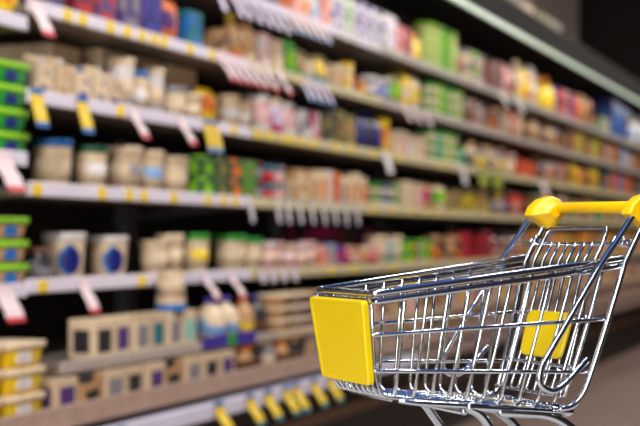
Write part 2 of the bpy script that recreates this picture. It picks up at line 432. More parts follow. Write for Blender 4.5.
# --- second shelf (its lower products show along the top of the photo)
run(2, 30, 62, 'box', .10, .16, [('charcoal', None, 'purple'), ('maroon', None, 'red')])
run(2, 62, 128, 'box', .11, .17, [('maroon', None, 'red'), ('purple', None, 'red'), ('purple', None, 'grey'), ('navy', None, 'purple')])
run(2, 128, 152, 'box', .11, .15, [('navy', None, 'violet')])
run(2, 152, 178, 'pouch', .12, .15, [('orange', None, 'purple'), ('orange', None, 'red')])
run(2, 178, 204, 'box', .10, .13, [('teal', None, 'blue'), ('blue', None, 'purple')], layers=1)
run(2, 210, 226, 'box', .09, .10, [('brown', None, 'tan')])
run(2, 226, 256, 'bottle', .085, .17, [('tan', 'yellow', 'orange'), ('tan', 'brown', 'cream')])
run(2, 256, 283, 'box', .08, .13, [('pink', None, 'white'), ('beige', None, 'cream')])
run(2, 283, 290, 'pouch', .05, .15, [('green', None, 'lime')])
run(2, 293, 330, 'jar', .075, .12, [('tan', 'olive', 'green'), ('cream', 'olive', 'tan'), ('yellow', 'olive', 'teal')])
run(2, 330, 345, 'tub', .09, .11, [('beige', 'cream', 'tan')])
run(2, 345, 350, 'box', .05, .13, [('yellow', None, 'cream')])
run(2, 350, 364, 'box', .06, .07, [('maroon', None, 'red'), ('orange', None, 'yellow')], layers=1)
run(2, 364, 388, 'tub', .085, .115, [('grey', 'white', 'white'), ('lavender', 'white', 'violet'), ('grey', 'white', 'sky')])
run(2, 388, 400, 'pouch', .10, .15, [('olive', None, 'lime')])
run(2, 400, 421, 'pouch', .11, .16, [('yellow', None, 'cream'), ('cream', None, 'yellow')])
run(2, 421, 457, 'tub', .105, .055, [('cream', 'green', 'green'), ('cream', 'lime', 'green'), ('lime', 'green', 'white')], layers=3)
run(2, 460, 500, 'jar', .10, .16, [('brown', 'grey', 'brown'), ('brown', 'tan', 'orange'), ('grey', 'brown', 'pink'), ('brown', 'brown', 'tan')])
run(2, 500, 520, 'pouch', .14, .17, [('tan', None, 'cream'), ('red', None, 'pink')])
run(2, 522, 556, 'bottle', .10, .19, [('brown', 'white', 'tan'), ('tan', 'brown', 'brown'), ('tan', 'cream', 'olive'), ('charcoal', 'tan', 'orange')])
run(2, 560, 600, 'box', .13, .16, [('brown', None, 'tan'), ('charcoal', None, 'orange'), ('tan', None, 'yellow'), ('lime', None, 'orange')])
run(2, 600, 640, 'pouch', .2, .17, [('tan', None, 'pink'), ('grey', None, 'green'), ('orange', None, 'brown'), ('charcoal', None, 'tan'), ('sky', None, 'white')])
# --- top shelf
run(1, 285, 322, 'box', .085, .12, [('pink', None, 'orange'), ('cream', None, 'orange'), ('sky', None, 'white')])
run(1, 322, 354, 'box', .115, .085, [('white', None, 'violet'), ('white', None, 'green'), ('lavender', None, 'purple')], layers=2)
run(1, 356, 386, 'box', .12, .085, [('white', None, 'violet'), ('white', None, 'navy'), ('lavender', None, 'white')], layers=2)
run(1, 387, 404, 'box', .10, .072, [('red', None, 'pink'), ('brown', None, 'red')], layers=2)
run(1, 404, 420, 'bottle', .075, .17, [('cream', 'white', 'yellow'), ('yellow', 'orange', 'green')])
run(1, 421, 450, 'tub', .11, .046, [('cream', 'lime', 'green'), ('cream', 'lime', 'lime'), ('lime', 'green', 'cream')], layers=5)
run(1, 451, 458, 'bottle', .075, .21, [('olive', 'magenta', 'magenta')])
run(1, 459, 480, 'tub', .11, .09, [('beige', 'grey', 'olive'), ('grey', 'lime', 'beige'), ('beige', 'grey', 'charcoal')], layers=2)
run(1, 482, 496, 'box', .13, .19, [('maroon', None, 'brown'), ('brown', None, 'maroon')])
run(1, 496, 514, 'pouch', .13, .21, [('tan', None, 'brown'), ('pink', None, 'maroon'), ('brown', None, 'tan')])
run(1, 514, 536, 'pouch', .15, .25, [('cream', None, 'yellow'), ('yellow', None, 'red'), ('white', None, 'tan'), ('orange', None, 'brown')])
run(1, 537, 548, 'bottle', .14, .24, [('yellow', 'orange', 'yellow')])
run(1, 549, 570, 'tub', .13, .10, [('purple', 'violet', 'red'), ('red', 'orange', 'red'), ('brown', 'pink', 'tan')], layers=2)
run(1, 571, 590, 'pouch', .17, .22, [('orange', None, 'brown'), ('tan', None, 'brown'), ('brown', None, 'orange')])
run(1, 591, 604, 'box', .19, .14, [('olive', None, 'mint'), ('tan', None, 'mint')])
run(1, 605, 622, 'box', .22, .30, [('navy', None, 'blue'), ('blue', None, 'navy'), ('navy', None, 'charcoal')])
run(1, 623, 640, 'bottle', .22, .30, [('white', 'sky', 'sky'), ('grey', 'white', 'teal'), ('white', 'grey', 'lavender')])
# deep row on top shelf
run(1, 340, 400, 'bigbox', .24, .24, [('beige', None, 'olive'), ('olive', None, 'tan')], q=2.24)
run(1, 405, 480, 'bigbox', .25, .25, [('olive', None, 'brown'), ('brown', None, 'tan')], q=2.24)
run(1, 482, 575, 'bigbox', .26, .27, [('tan', None, 'orange'), ('brown', None, 'orange'), ('tan', None, 'blue')], q=2.24)
# --- third shelf
run(3, 27, 60, 'carton', .075, .115, [('cream', 'white', 'grey'), ('beige', 'white', 'tan'), ('cream', 'tan', 'beige')], layers=1)
run(3, 60, 112, 'carton', .075, .115, [('cream', 'blue', 'violet'), ('cream', 'white', 'grey'), ('beige', 'white', 'purple'), ('cream', 'green', 'mint')])
run(3, 112, 163, 'tub', .085, .145, [('white', 'cream', 'beige'), ('cream', 'blue', 'white')])
run(3, 165, 196, 'tub', .095, .11, [('cream', 'grey', 'beige'), ('beige', 'cream', 'cream')])
run(3, 197, 220, 'pouch', .10, .12, [('yellow', None, 'orange'), ('tan', None, 'yellow')])
run(3, 222, 246, 'tub', .085, .115, [('cream', 'beige', 'white')])
run(3, 246, 251, 'box', .035, .10, [('teal', None, 'purple')])
run(3, 252, 286, 'jar', .10, .135, [('pink', 'white', 'white'), ('lavender', 'cream', 'magenta')])
run(3, 287, 294, 'bottle', .05, .13, [('charcoal', 'charcoal', None)])
run(3, 294, 318, 'box', .085, .115, [('grey', None, 'white'), ('white', None, 'magenta')])
run(3, 319, 354, 'box', .10, .145, [('charcoal', None, 'olive'), ('olive', None, 'brown'), ('olive', None, 'tan')])
run(3, 355, 376, 'bottle', .08, .19, [('navy', 'charcoal', 'charcoal'), ('charcoal', 'navy', 'navy')])
run(3, 376, 386, 'box', .07, .17, [('yellow', None, 'orange')])
run(3, 387, 420, 'box', .085, .115, [('beige', None, 'cream'), ('cream', None, 'pink'), ('beige', None, 'white')])
run(3, 422, 457, 'tub', .11, .055, [('cream', 'green', 'green'), ('mint', 'green', 'olive'), ('cream', 'lime', 'olive')], layers=3)
run(3, 463, 498, 'jar', .11, .15, [('cream', 'tan', 'charcoal'), ('tan', 'grey', 'cream'), ('grey', 'tan', 'yellow')])
run(3, 499, 512, 'tub', .12, .13, [('beige', 'pink', 'cream')])
run(3, 512, 532, 'box', .13, .12, [('red', None, 'orange'), ('orange', None, 'red')], layers=1)
run(3, 533, 556, 'bottle', .12, .18, [('brown', 'tan', 'brown'), ('charcoal', 'tan', 'pink'), ('tan', 'brown', 'orange')])
run(3, 557, 598, 'pouch', .15, .17, [('orange', None, 'tan'), ('brown', None, 'charcoal'), ('yellow', None, 'orange'), ('yellow', None, 'olive')])
run(3, 599, 622, 'box', .2, .18, [('teal', None, 'orange'), ('orange', None, 'red'), ('violet', None, 'sky')])
run(3, 623, 640, 'box', .22, .16, [('charcoal', None, 'grey'), ('brown', None, 'grey')])
run(3, 20, 62, 'bigbox', .15, .175, [('cream', None, 'beige')], q=2.13)
run(3, 74, 165, 'bigbox', .19, .195, [('cream', None, 'tan'), ('beige', None, 'grey'), ('cream', None, 'beige')], q=2.125)
run(3, 222, 275, 'bigbox', .20, .19, [('brown', None, 'tan'), ('tan', None, 'brown')], q=2.22)
# --- fourth shelf
run(4, 41, 76, 'tub', .112, .135, [('cream', 'blue', 'beige')], gap=.03)
run(4, 80, 106, 'tub', .10, .128, [('cream', 'dark green', 'white')])
run(4, 112, 187, 'tub', .125, .128, [('beige', 'cream', 'grey'), ('cream', 'cream', 'sky'), ('cream', 'beige', 'beige')], gap=.02)
run(4, 190, 244, 'box', .095, .068, [('dark green', None, 'lime'), ('dark green', None, 'olive'), ('dark green', None, 'orange'), ('green', None, 'olive')], layers=2)
run(4, 245, 256, 'tub', .075, .068, [('grey', 'maroon', 'sky')], layers=2)
run(4, 257, 283, 'tub', .085, .065, [('red', 'teal', 'pink'), ('pink', 'grey', 'white')], layers=2)
run(4, 286, 302, 'box', .13, .13, [('tan', None, 'cream')])
run(4, 303, 366, 'box', .065, .135, [('cream', None, 'tan'), ('cream', None, 'orange'), ('white', None, 'cream'), ('orange', None, 'red'), ('cream', None, 'grey'), ('cream', None, 'orange')])
run(4, 367, 396, 'tub', .10, .055, [('cream', 'green', 'lime'), ('white', 'navy', 'grey')], layers=2)
run(4, 397, 420, 'box', .12, .125, [('cream', None, 'beige'), ('beige', None, 'pink')])
run(4, 421, 442, 'pouch', .10, .13, [('tan', None, 'magenta'), ('tan', None, 'green'), ('cream', None, 'lime')])
run(4, 443, 458, 'box', .11, .12, [('olive', None, 'tan')])
run(4, 463, 482, 'box', .12, .14, [('olive', None, 'yellow'), ('tan', None, 'olive')])
run(4, 483, 500, 'tub', .12, .13, [('navy', 'charcoal', 'grey'), ('tan', 'yellow', 'grey')])
run(4, 501, 520, 'jar', .12, .15, [('red', 'brown', 'brown'), ('orange', 'red', 'pink')])
run(4, 521, 640, 'box', .16, .16, [('brown', None, 'tan'), ('green', None, 'grey'), ('pink', None, 'orange'), ('maroon', None, 'brown'), ('olive', None, 'yellow'), ('grey', None, 'pink')])
# --- fifth shelf
run(5, 30, 46, 'jar', .075, .09, [('charcoal', 'brown', 'grey')], gap=.01)
EMB = len(SEEN)
run(5, 48, 128, 'tub', .120, .132, [('cream', 'white', None)], gap=.115)
EMB2 = len(SEEN)
run(5, 129, 146, 'box', .07, .115, [('grey', None, 'purple')])
run(5, 147, 186, 'tub', .09, .118, [('cream', 'beige', 'beige'), ('beige', 'cream', 'cream'), ('cream', 'cream', 'grey')])
run(5, 187, 212, 'tub', .105, .13, [('cream', 'green', 'yellow')])
run(5, 224, 256, 'tub', .115, .12, [('cream', 'green', 'beige')])
run(5, 257, 312, 'tub', .085, .10, [('pink', 'white', 'cream'), ('beige', 'pink', 'pink'), ('pink', 'cream', 'white')])
run(5, 313, 338, 'box', .08, .095, [('orange', None, 'pink'), ('tan', None, 'sky'), ('red', None, 'violet')])
run(5, 339, 372, 'tub', .09, .085, [('red', 'pink', 'pink'), ('beige', 'tan', 'red'), ('tan', 'cream', 'orange')])
run(5, 373, 397, 'tub', .10, .12, [('cream', 'cream', 'beige'), ('mint', 'white', 'grey')])
run(5, 398, 428, 'flat', .11, .055, [('lime', 'green', 'yellow'), ('olive', 'lime', 'white')], layers=2)
run(5, 429, 455, 'jar', .10, .12, [('brown', 'tan', 'orange'), ('charcoal', 'brown', 'tan'), ('tan', 'tan', 'brown')])
run(5, 456, 482, 'box', .12, .075, [('red', None, 'maroon'), ('maroon', None, 'red')], layers=2)
run(5, 483, 520, 'bottle', .11, .16, [('brown', 'grey', 'tan'), ('maroon', 'brown', 'pink'), ('tan', 'grey', 'charcoal')])
run(5, 521, 640, 'box', .16, .16, [('tan', None, 'orange'), ('yellow', None, 'brown'), ('brown', None, 'tan'), ('pink', None, 'grey'), ('orange', None, 'yellow')])
run(5, 308, 375, 'bigbox', .16, .165, [('magenta', None, 'charcoal'), ('charcoal', None, 'tan'), ('navy', None, 'magenta')], q=2.24)
# --- sixth shelf
run(6, 82, 104, 'box', .10, .105, [('cream', None, 'charcoal'), ('beige', None, 'navy')], inset=.01)
run(6, 105, 198, 'box', .085, .105, [('cream', None, 'purple'), ('cream', 'beige', 'grey'), ('beige', None, 'teal'), ('cream', None, 'grey'), ('cream', None, 'mint')], inset=.01)
run(6, 203, 230, 'bottle', .10, .13, [('cream', 'violet', 'sky')], inset=.02)
run(6, 231, 264, 'bottle', .075, .13, [('tan', 'red', 'yellow'), ('charcoal', 'navy', 'brown')], inset=.02)
run(6, 268, 318, 'flat', .125, .042, [('tan', 'cream', 'brown'), ('grey', 'cream', 'maroon'), ('teal', 'tan', 'blue')], layers=3, inset=.0)
run(6, 319, 420, 'box', .12, .10, [('tan', None, 'brown'), ('brown', None, 'cream'), ('yellow', None, 'brown'), ('pink', None, 'beige')])
run(6, 421, 640, 'box', .18, .12, [('brown', None, 'tan'), ('grey', None, 'pink'), ('tan', None, 'yellow'), ('pink', None, 'brown')])
# --- bottom shelf
run(7, 44, 232, 'box', .10, .083, [('beige', None, 'purple'), ('tan', None, 'charcoal'), ('beige', None, 'grey'), ('beige', None, 'charcoal')], inset=.02)
run(7, 233, 300, 'jar', .085, .083, [('tan', 'orange', 'brown'), ('charcoal', 'tan', 'brown'), ('grey', 'cream', 'cream')], inset=.03)
run(7, 301, 420, 'box', .12, .083, [('tan', None, 'grey'), ('brown', None, 'cream'), ('beige', None, 'brown')], inset=.03)
run(7, 421, 640, 'box', .18, .083, [('brown', None, 'grey'), ('tan', None, 'brown')], inset=.03)
# --- stored on top of the canopy
run(0, 486, 545, 'bigbox', .26, .24, [('olive', None, 'beige'), ('grey', None, 'beige'), ('beige', None, 'pink'), ('olive', None, 'charcoal')], q=2.25, gap=.05)

# tub standing lid-down across the cartons, and the violet display tray
o = goods('tub', .092, .115, 'beige', 'blue', 'grey')
o.location = W(t_of(171, 1.940), 1.940, SHELVES[6][0] + LIPH - .0115 + .105 + .0015 + .115); o.rotation_euler = (math.pi, 0, ROT)
tag(o, 'beige tub standing upside down on its blue lid, in front of the fifth shelf', 'tub')
# dark-blue drop emblem on the two big tubs of the fifth shelf
for e in SEEN[EMB:EMB2]:
    root = e[4]; root.rotation_euler = (0, 0, ROT)
    for nm, col, dx, sc in (('swoosh_print', 'blue', -.011, 1.10), ('drop_print', 'navy', 0.0, 1.0)):
        bm = bmesh.new(); prof = []
        for i in range(20):
            a = 2 * math.pi * i / 20
            r = .031 * sc
            px_, pz_ = dx + r * math.cos(a), r * 1.30 * math.sin(a)
            if math.sin(a) > .3: px_ = dx + (px_ - dx) * (1 - (math.sin(a) - .3) * .9)
            prof.append((px_, .058 + pz_))
        off = .0006 if nm == 'swoosh_print' else .0012
        def onbody(x, z):
            rr = (.0600 * (.83 + (.95 - .83) * z / .119)) + off
            th = x / .060 + math.radians(-34)
            return (rr * math.sin(th) * 1.0, -rr * math.cos(th), z)
        # fan of rings so that the print follows the curved wall
        cxm, czm = dx, .058
        rings = []
        for k in (0.0, .5, 1.0):
            rings.append([bm.verts.new(onbody(cxm + (x - cxm) * max(k, .01), czm + (z - czm) * max(k, .01))) for x, z in prof])
        for a_, b_ in zip(rings, rings[1:]):
            for i in range(20): bm.faces.new((a_[i], a_[(i + 1) % 20], b_[(i + 1) % 20], b_[i]))
        bm.faces.new(rings[0])
        pr = obj(nm, bm, mat(col, 0.4), root)
# labels for the goods
cnt = {}
for sh, L, t, q, o, body, lid, acc, kind, noun in sorted(SEEN, key=lambda e: (e[0], e[3], e[1], e[2])):
    catn = KINDS[kind][2]
    if sh == 5 and kind == 'tub' and acc is None: base = 'cream tub with dark blue drop emblem'
    elif kind in ('tub', 'flat', 'jar', 'bottle') and lid: base = f"{body} {catn} with {lid} {'cap' if kind == 'bottle' else 'lid'}"
    elif acc: base = f"{body} {catn} with {acc} print"
    else: base = f"plain {body} {catn}"
    key = (base, sh, L, q > 0)
    cnt.setdefault(key, []).append(o)
for (base, sh, L, deep), lst in cnt.items():
    cat = KINDS[[e for e in SEEN if e[4] is lst[0]][0][8]][2]
    for i, o in enumerate(lst):
        where = ('at the back of the ' if deep and sh else 'on the ') + SHNAME[sh]
        if len(lst) == 1: s = f"{base} {where}{TIER[L]}"
        else: s = f"{base} {where}{TIER[L]}, {ORD[i] if i < 20 else str(i + 1) + 'th'} nearest"
        w_ = s.split()
        if len(w_) > 16: s = s.replace('at the back of the', 'behind on').replace('stacked ', '')
        tag(o, s, cat, f"{cat}s on the {SHNAME[sh]}")

# violet, green tray under the bottles of the sixth shelf
z6, q6 = SHELVES[6]
for xa, xb, c, nm in ((203, 228, 'violet', 'violet shelf strip under the cream bottle'), (229, 236, 'green', 'green shelf strip between the two violet strips'), (237, 256, 'violet', 'violet shelf strip under the dark bottle')):
    a, b = t_of(xa, 1.89), t_of(xb, 1.89)
    o = box_obj('promotion_strip', a + .002, b - .002, 1.8885, 1.8925, z6 - .008, z6 + .030, mat(c, 0.4)); o.rotation_euler = (0, 0, ROT); tag(o, nm, 'shelf strip', 'coloured strips on the sixth shelf')

# ================================================================== PRICE LABELS AND HANGING TAGS
def board_for(t, s):
    for t0, t1, ss, b in BOARDS:
        if ss == s and t0 <= t < t1: return t0, b
    return None, None
yel = mat((244, 206, 10), 0.5)
def price_label(px, s, w=.040, m=None, h=.015):
    z, q = ALLSH[s]; t = t_of(px, q); t0, b = board_for(t, s)
    if b is None: return
    x = t - t0; x = min(max(x, w / 2 + .002), BW - .008 - w / 2)
    box_obj('price_label', x - w / 2, x + w / 2, q - 2.0 - .0085, q - 2.0 - .0062, z - h, z + h * .9, m or yel, b)
for px in (65, 80, 108, 125, 140, 152, 162, 188, 210): price_label(px, 2)
for px in (298, 306): price_label(px, 2, .04)
for px in (118, 232, 257, 268, 282, 290, 300, 312, 335, 350, 372, 398, 440): price_label(px, 3)
for px in (35, 100, 127, 142, 172, 206, 222, 234, 372, 392, 410, 425, 437, 452): price_label(px, 4)
for px in (41, 140, 330, 352, 392): price_label(px, 5)
for px in (340, 352, 372, 395): price_label(px, 1, .03, mat('cream', .5))
SLOT = {1: 'top shelf', 2: 'second shelf', 3: 'third shelf', 4: 'fourth shelf', 5: 'fifth shelf', 12: "start bay's middle shelf", 13: "start bay's lower shelf", 7: 'bottom bumper rail'}
WOB = []
def wobbler(px, s, length, w, body, tip, head=None, tilt=24, dz=0.0):
    if s == 7: z, q = SHELVES[7][0] - .062, 1.817
    else: z, q = ALLSH[s]; q -= .0095
    t = t_of(px, q); root = empty('hanging_tag', W(t, q, z + .014 + dz), ROT)
    sec = 7; bm = bmesh.new(); bt = bmesh.new(); bh = bmesh.new()
    def pt(v):                                   # the strip hangs and bows outwards
        a = math.radians(tilt) * min(1, v * 1.6)
        return (-length * v * math.sin(a), -length * v * math.cos(a) )
    def strip(b_, v0, v1, off=0):
        rows = []
        for i in range(sec + 1):
            v = v0 + (v1 - v0) * i / sec; y, z_ = pt(v)
            rows.append([b_.verts.new((sx * w / 2, y + dy, z_)) for sx, dy in ((-1, -.0012 - off), (1, -.0012 - off), (1, .0002 - off), (-1, .0002 - off))])
        for r0, r1 in zip(rows, rows[1:]):
            for i in range(4): b_.faces.new((r0[i], r0[(i + 1) % 4], r1[(i + 1) % 4], r1[i]))
        b_.faces.new(rows[0][::-1]); b_.faces.new(rows[-1])
    strip(bm, .10 if head else 0.0, .86); obj('strip', bm, mat(body, .5), root)
    strip(bt, .86, 1.0); obj('tag_tip', bt, mat(tip, .5), root)
    if head: strip(bh, -.06, .10); obj('tag_head', bh, mat(head, .5), root)
    WOB.append((s, t, root, body, tip))
PW = (232, 206, 208)
def cname(c): return 'pinkish-white' if c == PW else ('yellow-green' if isinstance(c, tuple) else c)
for px, L_, w_ in ((36, .10, .055),): wobbler(px, 2, L_, w_, PW, 'red', tilt=22)
for px in (221, 229, 238, 247, 256, 266, 279): wobbler(px, 2, .105, .036, PW, 'red', tilt=26)
for px in (302, 309, 316, 324): wobbler(px, 2, .10, .032, 'lavender', 'sky', head='sky', tilt=22)
for px in (404, 414, 425): wobbler(px, 2, .085, .04, PW, 'pink')
for px in (214, 231, 240, 251, 261, 270, 279): wobbler(px, 1, .11, .036, 'lavender', 'lavender', tilt=22)
for px in (288, 296, 304, 312, 320): wobbler(px, 1, .10, .036, PW, 'sky', tilt=26)
for px in (133, 181): wobbler(px, 3, .10, .042, PW, 'red', tilt=26)
for px in (36, 82): wobbler(px, 3, .095, .055, 'yellow', 'blue', head='blue', tilt=12)
for px in (207, 215): wobbler(px, 3, .10, .042, 'yellow', 'sky', head='blue', tilt=10)
wobbler(386, 3, .095, .075, 'white', 'white', tilt=14)
wobbler(462, 3, .10, .07, 'white', 'white', tilt=12)
for px in (483, 497): wobbler(px, 3, .10, .17, (150, 160, 40), 'olive', head='grey', tilt=5)
wobbler(541, 3, .11, .10, PW, 'white')
wobbler(501, 1, .10, .06, 'white', 'white'); wobbler(517, 1, .10, .08, 'white', 'white')
for px in (250, 277, 287, 299, 311, 323, 334, 345, 356): wobbler(px, 4, .085, .026, 'white', 'lavender', head='sky' if px > 280 else None, tilt=8)
wobbler(2, 12, .11, .075, PW, 'red', tilt=24)
wobbler(5, 13, .095, .075, PW, 'red', tilt=22)
wobbler(84, 5, .10, .05, PW, 'red', tilt=22)
for px in (205, 231): wobbler(px, 5, .095, .04, PW, 'pink', tilt=30)
for px in (262, 272, 283, 294): wobbler(px, 5, .045, .04, 'lavender', 'white', tilt=10)
for px in (121,): wobbler(px, 7, .045, .05, 'yellow', 'yellow', head='blue', tilt=12)
for px in (219, 250, 268, 286, 296, 314, 330): wobbler(px, 7, .10, .055, 'yellow', 'teal', head='blue', tilt=26)
by = {}
for s, t, r, body, tip in sorted(WOB, key=lambda e: (e[0], e[1])): by.setdefault((s, cname(body), tip), []).append(r)
for (s, body, tip), lst in by.items():
    for i, r in enumerate(lst):
        k = f", {ORD[i]} nearest of {len(lst)}" if len(lst) > 1 else ''
        mid = '' if tip == body else f" with {tip} tip"
        tag(r, f"{body} paper tag{mid} hanging from the {SLOT[s]}{k}", 'price tag', f"paper tags hanging from the {SLOT[s]}")

# ================================================================== TABLE UNDER THE CART
SC = 0.30
CX, CY, CZ = .8742 * SC, 4.6387 * SC, EYE - .1727 * SC
CROT = math.radians(26.02)
FLOORZ = -.83
TZ = CZ + FLOORZ * SC
tb = empty('round_table', (.12, 1.29, 0)); tag(tb, 'unseen round pale grey table added under the small shopping cart', 'table')
bm = bmesh.new(); add_lathe(bm, [(.325, TZ - .025), (.33, TZ - .02), (.33, TZ - .004), (.326, TZ)], 64); obj('table_top', bm, mat((196, 192, 184), .5), tb, False)  # table is unseen, added as support; pale top brightens the chrome from below
bm = bmesh.new(); add_lathe(bm, [(.035, .022), (.03, .1), (.028, TZ - .08), (.08, TZ - .026)], 32); obj('pedestal', bm, mat('charcoal', .4, .4), tb, True)
bm = bmesh.new(); add_lathe(bm, [(.22, 0), (.22, .012), (.06, .022), (.0345, .026)], 48); obj('base', bm, mat('charcoal', .4, .4), tb, True)

# ================================================================== SHOPPING CART (local units, scaled by SC)
cart = empty('shopping_cart', (CX, CY, CZ), CROT)
tag(cart, 'small chrome wire shopping cart with yellow handle and yellow front plate', 'shopping cart')
def wd(x, z): return .19 + .07 * min(1, max(0, (x + .89) / .8)) + .0951 * min(0, z - .1)
def zb(x): return -.29 - .09 * (x + .85)
def cobj(name, bm, m, parent=None, smooth=True):
    bmesh.ops.scale(bm, vec=(SC, SC, SC), verts=bm.verts); return obj(name, bm, m, parent or cart, smooth)
# rim: two heavy rods, one under the other, round the front and both sides
def rim_path(dz, dx=0.0, grow=0.0):
    a = (-.046 + dx, .26 + grow, .114 + dz); f = (-.892, .188 + grow, .016 + dz)
    return fillet([a, f, (f[0], -f[1], f[2]), (a[0], -a[1], a[2])], .022, 6)
bm = bmesh.new(); add_tube(bm, rim_path(0.0), .0105, 12); add_tube(bm, rim_path(-.0235, -.004), .0095, 12)
rim = cobj('basket_rim', bm, CHROME)
bm = bmesh.new()
for sg in (-1, 1): add_box(bm, -.902, -.868, sg * .182 - .012, sg * .182 + .012, -.012, .004, .003)
cobj('corner_bracket', bm, CHROME, rim, False)
# side walls: hoops of wire that run down, under the basket and up again are split into two sides and the floor
XT = [-.784, -.712, -.642, -.572, -.501, -.432, -.363, -.294, -.220, -.150]
XB = [-.800, -.737, -.679, -.621, -.563, -.505, -.445, -.382, -.318, -.258]
for sg in (-1, 1):
    bm = bmesh.new()
    for xt, xb in zip(XT, XB):
        ztop = .004 + (xt + .892) * .1158
        zc = zb(xb)
        pts = [(xt, sg * (wd(xt, ztop) - .004), ztop)]
        for k in (.33, .66):
            x = xt + (xb - xt) * k; z = ztop + (zc + .03 - ztop) * k; pts.append((x, sg * (wd(x, z) - .004), z))
        w0 = wd(xb, zc) - .004
        pts += [(xb, sg * w0, zc + .03), (xb, sg * (w0 - .008), zc + .009), (xb, sg * (w0 - .03), zc)]
        add_tube(bm, pts, .0058, 10)
    side = cobj('side_grille', bm, CHROME)
    bm = bmesh.new()
    for (xa, za), (xr, zr) in (((-.884, -.105), (-.100, -.074)), ((-.873, -.211), (-.150, -.239))):
        a = (xa, sg * (wd(xa, za) + .003), za); b = (xr, sg * (wd(xr, zr) + .004), zr)
        add_tube(bm, [a, b], .0064, 10)
    cobj('side_rail', bm, CHROME, side)
# front grille
bm = bmesh.new()
for i in range(9):
    k = (i - 4) / 4.0
    yt, yb_ = k * .172, k * .142
    pts = fillet([(-.890, yt, .0), (-.862, yb_, -.222), (-.842, yb_, zb(-.84)), (-.78, yb_ * 1.02, zb(-.78))], .05, 6)
    add_tube(bm, pts, .0054, 8)
for xa, za in ((-.884, -.105), (-.873, -.211)):
    y = wd(xa, za) + .003; add_tube(bm, [(xa, -y, za), (xa, y, za)], .006, 10)
cobj('front_grille', bm, CHROME)
# basket floor: lengthwise and crosswise wires
bm = bmesh.new()
for i in range(9):
    k = (i - 4) / 4.0
    add_tube(bm, [(-.785, k * .145, zb(-.785)), (-.205, k * .178, zb(-.205))], .0044, 8)
for xb in XB:
    w0 = wd(xb, zb(xb)) - .03; add_tube(bm, [(xb, -w0, zb(xb) - .009), (xb, w0, zb(xb) - .009)], .0046, 8)
for xb in (-.53, -.21):
    w0 = wd(xb, zb(xb)) - .012; add_tube(bm, [(xb, -w0, zb(xb) - .012), (xb, w0, zb(xb) - .012)], .008, 10)
for sg in (-1, 1):
    add_tube(bm, fillet([(-.775, sg * .135, zb(-.775) - .008), (-.73, sg * (wd(-.75, -.3) - .01), zb(-.73) - .012), (-.2, sg * (wd(-.2, -.34) - .006), zb(-.2) - .014)], .03), .009, 10)
cobj('basket_floor', bm, CHROME)
# rear uprights
for sg in (-1, 1):
    P = [(.045, .26, .25), (.023, .26, .214), (-.044, .262, .104), (-.098, .247, -.074), (-.148, .227, -.239), (-.172, .219, -.305), (-.205, .207, -.345), (-.25, .203, -.350)]
    bm = bmesh.new(); add_tube(bm, fillet([(x, sg * (y + .008), z) for x, y, z in P], .03, 4), .0098, 12); cobj('upright', bm, CHROME)
# hooked struts running down from the handle
for sg in (-1, 1):
    P = [(.005, .27, .268), (-.030, .27, .240), (-.075, .27, .180), (-.140, .27, .106), (-.213, .27, .004), (-.372, .27, -.215), (-.378, .27, -.262), (-.330, .27, -.290), (-.285, .27, -.268), (-.199, .27, -.194)]
    bm = bmesh.new(); add_tube(bm, fillet([(x, sg * (y + .010), z) for x, y, z in P], .035, 5), .0098, 12); cobj('hooked_strut', bm, CHROME)
# chassis
for sg in (-1, 1):
    bm = bmesh.new(); y = .170
    zc = lambda x: zb(x) - .026
    add_tube(bm, fillet([(-.20, sg * .185, zc(-.20) + .01), (-.57, sg * y, zc(-.57) + .012), (-.515, sg * y, -.352), (-.40, sg * y, -.50), (-.36, sg * y, -.70)], .05, 7), .0155, 14)
    add_tube(bm, fillet([(-.45, sg * (y + .006), zc(-.45)), (-.262, sg * .19, zc(-.262)), (-.13, sg * .195, -.46), (-.02, sg * .195, -.70)], .06, 7), .0155, 14)
    add_tube(bm, fillet([(-.80, sg * .13, -.70), (-.36, sg * y, -.70), (-.02, sg * .195, -.70)], .03), .0155, 14)
    cobj('chassis_tube', bm, CHROME)
for P in ([(-.57, -.17, zb(-.57) - .03), (-.57, .17, zb(-.57) - .03)], [(-.02, -.19, -.70), (-.02, .19, -.70)], [(-.78, -.13, -.70), (-.78, .13, -.70)]):
    bm = bmesh.new(); add_tube(bm, P, .011, 10); cobj('cross_tube', bm, CHROME)

for x, y in ((-.78, .135), (-.78, -.135), (-.02, .195), (-.02, -.195)):
    bm = bmesh.new()
    r = .055
    rings = [(-.016, r * .86), (-.014, r), (.014, r), (.016, r * .86)]
    vs = [[bm.verts.new((x + rr * math.cos(2 * math.pi * i / 24), y + yy, FLOORZ + r + rr * math.sin(2 * math.pi * i / 24))) for i in range(24)] for yy, rr in rings]
    for a_, b_ in zip(vs, vs[1:]):
        for i in range(24): bm.faces.new((a_[i], a_[(i + 1) % 24], b_[(i + 1) % 24], b_[i]))
    bm.faces.new(vs[0][::-1]); bm.faces.new(vs[-1])
    wh = cobj('wheel', bm, mat('charcoal', .5), None, False)
    bm = bmesh.new()
    for s2 in (-1, 1): add_box(bm, x - .014, x + .014, y + s2 * .021 - .002, y + s2 * .021 + .002, FLOORZ + .04, -.712, .001)
    add_box(bm, x - .018, x + .018, y - .024, y + .024, -.715, -.705, .001)
    add_tube(bm, [(x, y - .026, FLOORZ + r), (x, y + .026, FLOORZ + r)], .006, 8)
    cobj('wheel_fork', bm, CHROME, wh, False)
